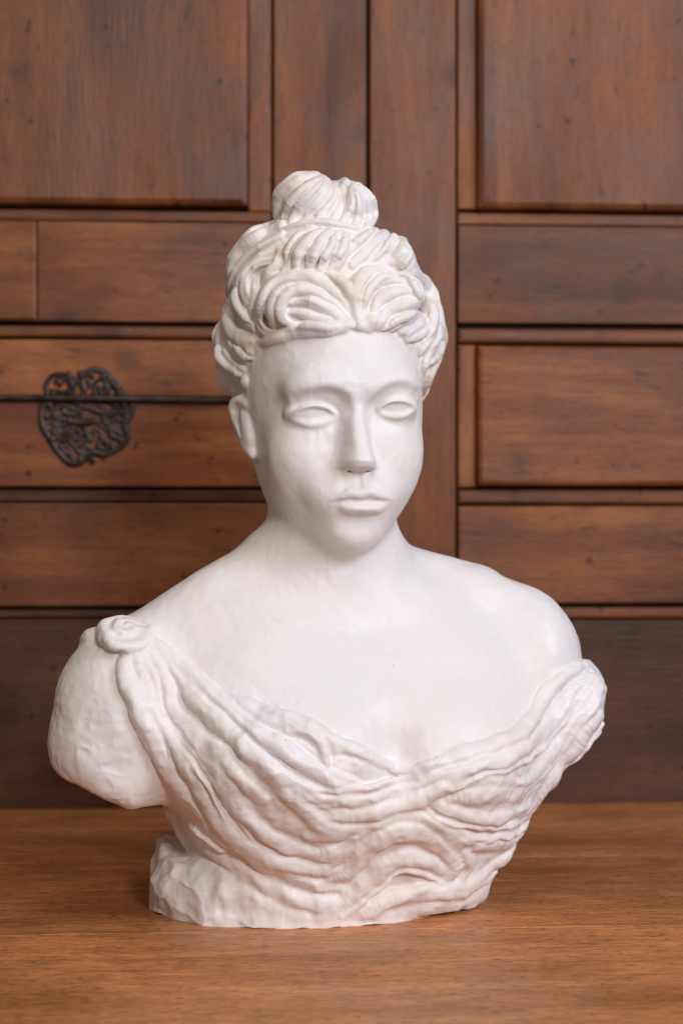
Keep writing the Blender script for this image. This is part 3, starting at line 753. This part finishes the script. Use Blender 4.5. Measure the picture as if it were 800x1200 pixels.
WT = wood('table_wood', (.36, .132, .042), (.51, .202, .068), (.66, .285, .105), 'x', 8., rough=.42, fsc=34, fmix=.8, bmix=.5, pmix=.85, wear=.3, facr=6., pacr=3.0, psc=135, knots=False)
GAP, nt_, b_ = newmat('dark_gap'); b_.inputs['Base Color'].default_value = (.012, .006, .004, 1); b_.inputs['Roughness'].default_value = .9

def panel_mesh(boxes, S_=S):
    """boxes: (x0, x1, z0, z1, back, front, chamfer) -> one mesh of chamfered boards; front points to -y"""
    V, Fq = [], []
    for x0, x1, z0, z1, yb, yf, ch in boxes:
        n = len(V); c = min(ch, (x1-x0)*.45, (z1-z0)*.45); dy = ch if ch < 9 else ch*1.1
        rings = [(0, yb), (0, yf+dy), (c*.3, yf+dy*.3), (c, yf)]
        for ins, y in rings:
            V += [(x0+ins, y, z0+ins), (x1-ins, y, z0+ins), (x1-ins, y, z1-ins), (x0+ins, y, z1-ins)]
        for r in range(len(rings)-1):
            for i in range(4):
                a, b = n+4*r+i, n+4*r+(i+1) % 4; Fq.append((a, b, b+4, a+4))
        e = n+4*(len(rings)-1); Fq.append((e, e+1, e+2, e+3)); Fq.append((n+3, n+2, n+1, n))
    return np.array(V, float)*S_, np.array(Fq)
CY = 815.0; CM = .068; CYAW = math.atan(CM)
def cx(px):
    a = (px-400)/K; X = a*(K+CY)/(1-a*CM); return X/math.cos(CYAW)
cab = empty('wooden_cabinet', (0, CY*S, 0), 'old brown wooden cabinet with raised panels and an iron lock plate behind the bust', 'cabinet', rz=CYAW)
def board(name, x0, x1, z0, z1, front, ch, mat, parent=cab, back=0, label=None):
    V_, F_ = panel_mesh([(x0, x1, z0, z1, back, -front, ch)]); o = mk(name, V_, F_, mat, parent, smooth=False)
    if label: o['label'] = label
    return o
XL, XR, ZT, ZB = -1150, 1150, 1720, -900
board('backing', XL+6, XR-6, ZB+6, ZT-6, 0, 0.5, GAP, back=40)
a = cx(318)
board('panel', XL, cx(291), 949, ZT, 26, 11, WZ)                       # big upper left panel
board('stile', cx(291)+.5, a, 944, ZT, 9, 2, WZ)
board('moulding', XL, a, 926, 943, 9, 3, WX)
board('rail', XL, cx(45), 766, 924, 22, 6, WX)
board('rail', cx(45)+.5, a, 766, 924, 15, 2, WX)
board('moulding', XL, a, 741, 759, 12, 5, WX)
dr = board('drawer_front', XL, a, 648, 737, 15, 3, WX)
board('drawer_front', XL, a, 505, 640, 15, 3, WX)
board('moulding', XL, a, 481, 500, 7, 3, WD)
board('rail', XL, a, 316, 479, 14, 3, WX)
board('moulding', XL, a, 298, 309, 9, 3, WD)
board('panel', XL, a, ZB, 296, 4, 2, WD, label='lower left panel, colour darkened for the shade of bust and table')
board('post', a+3, cx(428), ZB, ZT, 15, 3, WZ)
board('post', cx(432), cx(532), ZB, ZT, 17, 3, WZ)
b0 = cx(535); b1_ = cx(556.5)
board('stile', b0, b1_-.5, 951, ZT, 10, 2, WZ)
board('panel', b1_, XR, 949, ZT, 26, 11, WZ)                             # upper right
board('moulding', b0, XR, 926, 945, 10, 3, WX)
board('rail', b0, XR, 768, 924, 16, 2, WX)
board('moulding', b0, XR, 736, 759, 14, 6, WX)
board('stile', b0, b1_-.5, 504, 733, 12, 4, WZ)
board('panel', b1_+1, XR, 507, 731, 24, 8, WX)
board('moulding', b0, XR, 478, 500, 10, 5, WX)
board('rail', b0, XR, 318, 474, 16, 3, WX)
board('moulding', b0, XR, 293, 311, 13, 5, WX)
board('panel', b0, XR, ZB, 291, 8, 3, WD, label='dark lower right panel')

def sweep(paths, seg=8, flat=1.):
    """tubes along polylines: (points Nx3, radii) -> one mesh"""
    V, Fq = [], []
    for P, R in paths:
        P = np.array(P, float); n = len(P); R = np.broadcast_to(R, (n,)); T = np.gradient(P, axis=0); T /= np.linalg.norm(T, axis=1)[:, None]+1e-9
        up_ = np.array([0, 1., 0]); base = sum(len(v) for v in V)
        A_ = np.cross(T, up_); A_ /= np.linalg.norm(A_, axis=1)[:, None]+1e-9; B_ = np.cross(A_, T)
        th = np.arange(seg)/seg*2*math.pi
        ring = P[:, None]+R[:, None, None]*(np.cos(th)[None, :, None]*A_[:, None]+flat*np.sin(th)[None, :, None]*B_[:, None])
        V.append(ring.reshape(-1, 3)); V.append(P[[0, -1]])
        for i in range(n-1):
            for j in range(seg): a, b = base+i*seg+j, base+i*seg+(j+1) % seg; Fq.append((a, b, b+seg, a+seg))
        c0, c1 = base+n*seg, base+n*seg+1
        for j in range(0, seg, 2):
            Fq.append((c0, base+(j+2) % seg, base+j+1, base+j)); l = base+(n-1)*seg; Fq.append((c1, l+j, l+j+1, l+(j+2) % seg))
    return np.vstack(V)*S, np.array(Fq)
IR, nt, b = newmat('old_iron')
tc = nd(nt, 'ShaderNodeTexCoord'); n1 = nd(nt, 'ShaderNodeTexNoise', i_Scale=60., i_Detail=4.); nt.links.new(tc.outputs['Object'], n1.inputs['Vector'])
nt.links.new(ramp(nt, n1.outputs[0], [(.35, (.02, .013, .011)), (.7, (.085, .06, .052))]).outputs[0], b.inputs['Base Color'])
b.inputs['Metallic'].default_value = .6; b.inputs['Roughness'].default_value = .42
bb = nd(nt, 'ShaderNodeBump', i_Strength=.5, i_Distance=.001); nt.links.new(n1.outputs[0], bb.inputs['Height']); nt.links.new(bb.outputs[0], b.inputs['Normal'])
def E(x, y, o=-17.5): px, py = x/4, 400+y/4; return (cx(px), o, H+(600-py)*1.352)
def path(pts, r, o=-17.5): 
    q = resample(pts, 8); return ([E(x, y, o) for x, y in q], r*rng.uniform(.6, .85))
esc = [path([(230, 262), (222, 205), (262, 160), (330, 163), (378, 200), (398, 240)], 6), path([(400, 240), (392, 170), (440, 136), (500, 150), (532, 205), (575, 245), (622, 292), (612, 350), (588, 395), (602, 440), (572, 490), (492, 532), (435, 520), (382, 568), (332, 572), (280, 520), (240, 460), (205, 400), (200, 330), (216, 290), (230, 262)], 7),
       path([(290, 330), (350, 345), (400, 310), (480, 335), (560, 335), (610, 330)], 6), path([(320, 372), (390, 385), (455, 372)], 8, -18.5), path([(345, 420), (300, 500), (350, 560)], 5),
       path([(470, 440), (505, 480), (500, 520)], 5), path([(210, 300), (285, 345), (262, 420), (300, 440), (330, 400)], 5), path([(560, 345), (515, 400), (585, 440)], 5),
       path([(280, 190), (320, 178), (352, 205), (330, 220)], 5.5), path([(440, 250), (455, 190), (500, 180), (490, 230)], 4), path([(255, 330), (300, 300), (350, 320)], 5), path([(470, 320), (520, 350), (560, 300)], 5),
       path([(380, 290), (400, 420), (440, 470)], 5), path([(300, 470), (260, 440)], 5), path([(250, 230), (300, 240), (360, 250)], 4), path([(520, 230), (480, 260), (560, 270)], 4), path([(420, 440), (400, 480), (360, 500), (400, 540)], 4.5), path([(540, 460), (520, 420), (470, 400)], 4.5), path([(240, 380), (290, 400), (330, 380)], 4.5), path([(230, 262), (300, 285), (400, 270), (500, 285), (600, 280)], 6)]
for th in np.linspace(0, 2*math.pi, 13)[:-1]:                          # small scrolls that fill the pierced rosette
    for r0, a0 in ((150, 2.6), (92, -2.4)):
        c0, c1 = 408+r0*1.02*math.cos(th), 355+r0*math.sin(th); e0 = rng.uniform(20, 30)
        esc.append(path([(c0+e0*(1-.6*t)*math.cos(th+a0*2*t), c1+e0*(1-.6*t)*math.sin(th+a0*2*t)) for t in np.linspace(0, 1, 9)], 5.5, -17.0))
for k_ in range(22):
    th = k_/22*2*math.pi; esc.append(path([(408+(188+8*math.sin(5*th))*math.cos(th+o_), 352+(200+8*math.sin(5*th))*math.sin(th+o_)) for o_ in (-.07, 0, .07)], 9, -17.2))
Ve, Fe = sweep(esc, 8, .3); mk('lock_plate', Ve, Fe, IR, dr)
xs = np.linspace(XL+30, a-4, 60); Vr, Fr = sweep([([(x, -24, 643+1.2*math.sin(x*.01)) for x in xs], 5.2)], 10); mk('iron_bar', Vr, Fr, IR, cab)

# ------------------------------------------------------------------ table
tab = empty('wooden_table', (0, 0, 0), 'reddish brown wooden table top that carries the white bust', 'table', rz=CYAW)
for y0, y1 in ((-640, -113), (-112.2, 318), (319, 776)):
    V_, F_ = [], []
    x0, x1, ch = -1150, 1150, 1.2
    rings = [(0, -42), (0, -ch), (ch, 0)]
    for ins, z in rings: V_ += [(x0+ins, y0+ins, z), (x1-ins, y0+ins, z), (x1-ins, y1-ins, z), (x0+ins, y1-ins, z)]
    for r in range(2):
        for i in range(4): q0, q1 = 4*r+i, 4*r+(i+1) % 4; F_.append((q0, q1, q1+4, q0+4))
    F_ += [(8, 9, 10, 11), (3, 2, 1, 0)]
    mk('board', np.array(V_, float)*S, np.array(F_), WT, tab, smooth=False)
V_, F_ = panel_mesh([(-1120, 1120, -120, -43, 740, -600, 1)]); mk('apron', V_, F_, WT, tab, smooth=False)
# ------------------------------------------------------------------ light
w = bpy.data.worlds.new('World'); SC.world = w; w.use_nodes = True
bg = w.node_tree.nodes['Background']; bg.inputs[0].default_value = (.98, .97, 1, 1); bg.inputs[1].default_value = .045
def area(name, loc, target, size, power, col, sy=None):
    l = bpy.data.lights.new(name, 'AREA'); l.size = size; l.energy = power; l.color = col
    if sy: l.shape = 'RECTANGLE'; l.size_y = sy
    o = bpy.data.objects.new(name, l); SC.collection.objects.link(o); o.location = loc
    d = np.array(target)-np.array(loc)
    import mathutils
    o.rotation_euler = mathutils.Vector(d).to_track_quat('-Z', 'Y').to_euler(); return o
area('flash_bounce_light', (.95, -3.2, 1.45), (0, 0, .32), .5, 51, (1.0, .96, .94))
area('ceiling_lamp', (.2, -1.5, 3.0), (0, .1, .3), 1.3, 21, (1.0, .93, .87))
area('window_light', (3.0, -2.0, 1.9), (0, .2, .3), 1.2, 84, (.77, .84, 1.0), 1.8)
area('warm_lamp', (-2.2, -2.6, 1.9), (0, .2, .3), 1.0, 11, (1.0, .80, .62))
vs = SC.view_settings; vs.view_transform = 'Standard'; vs.look = 'None'; vs.exposure = 0; vs.gamma = 1
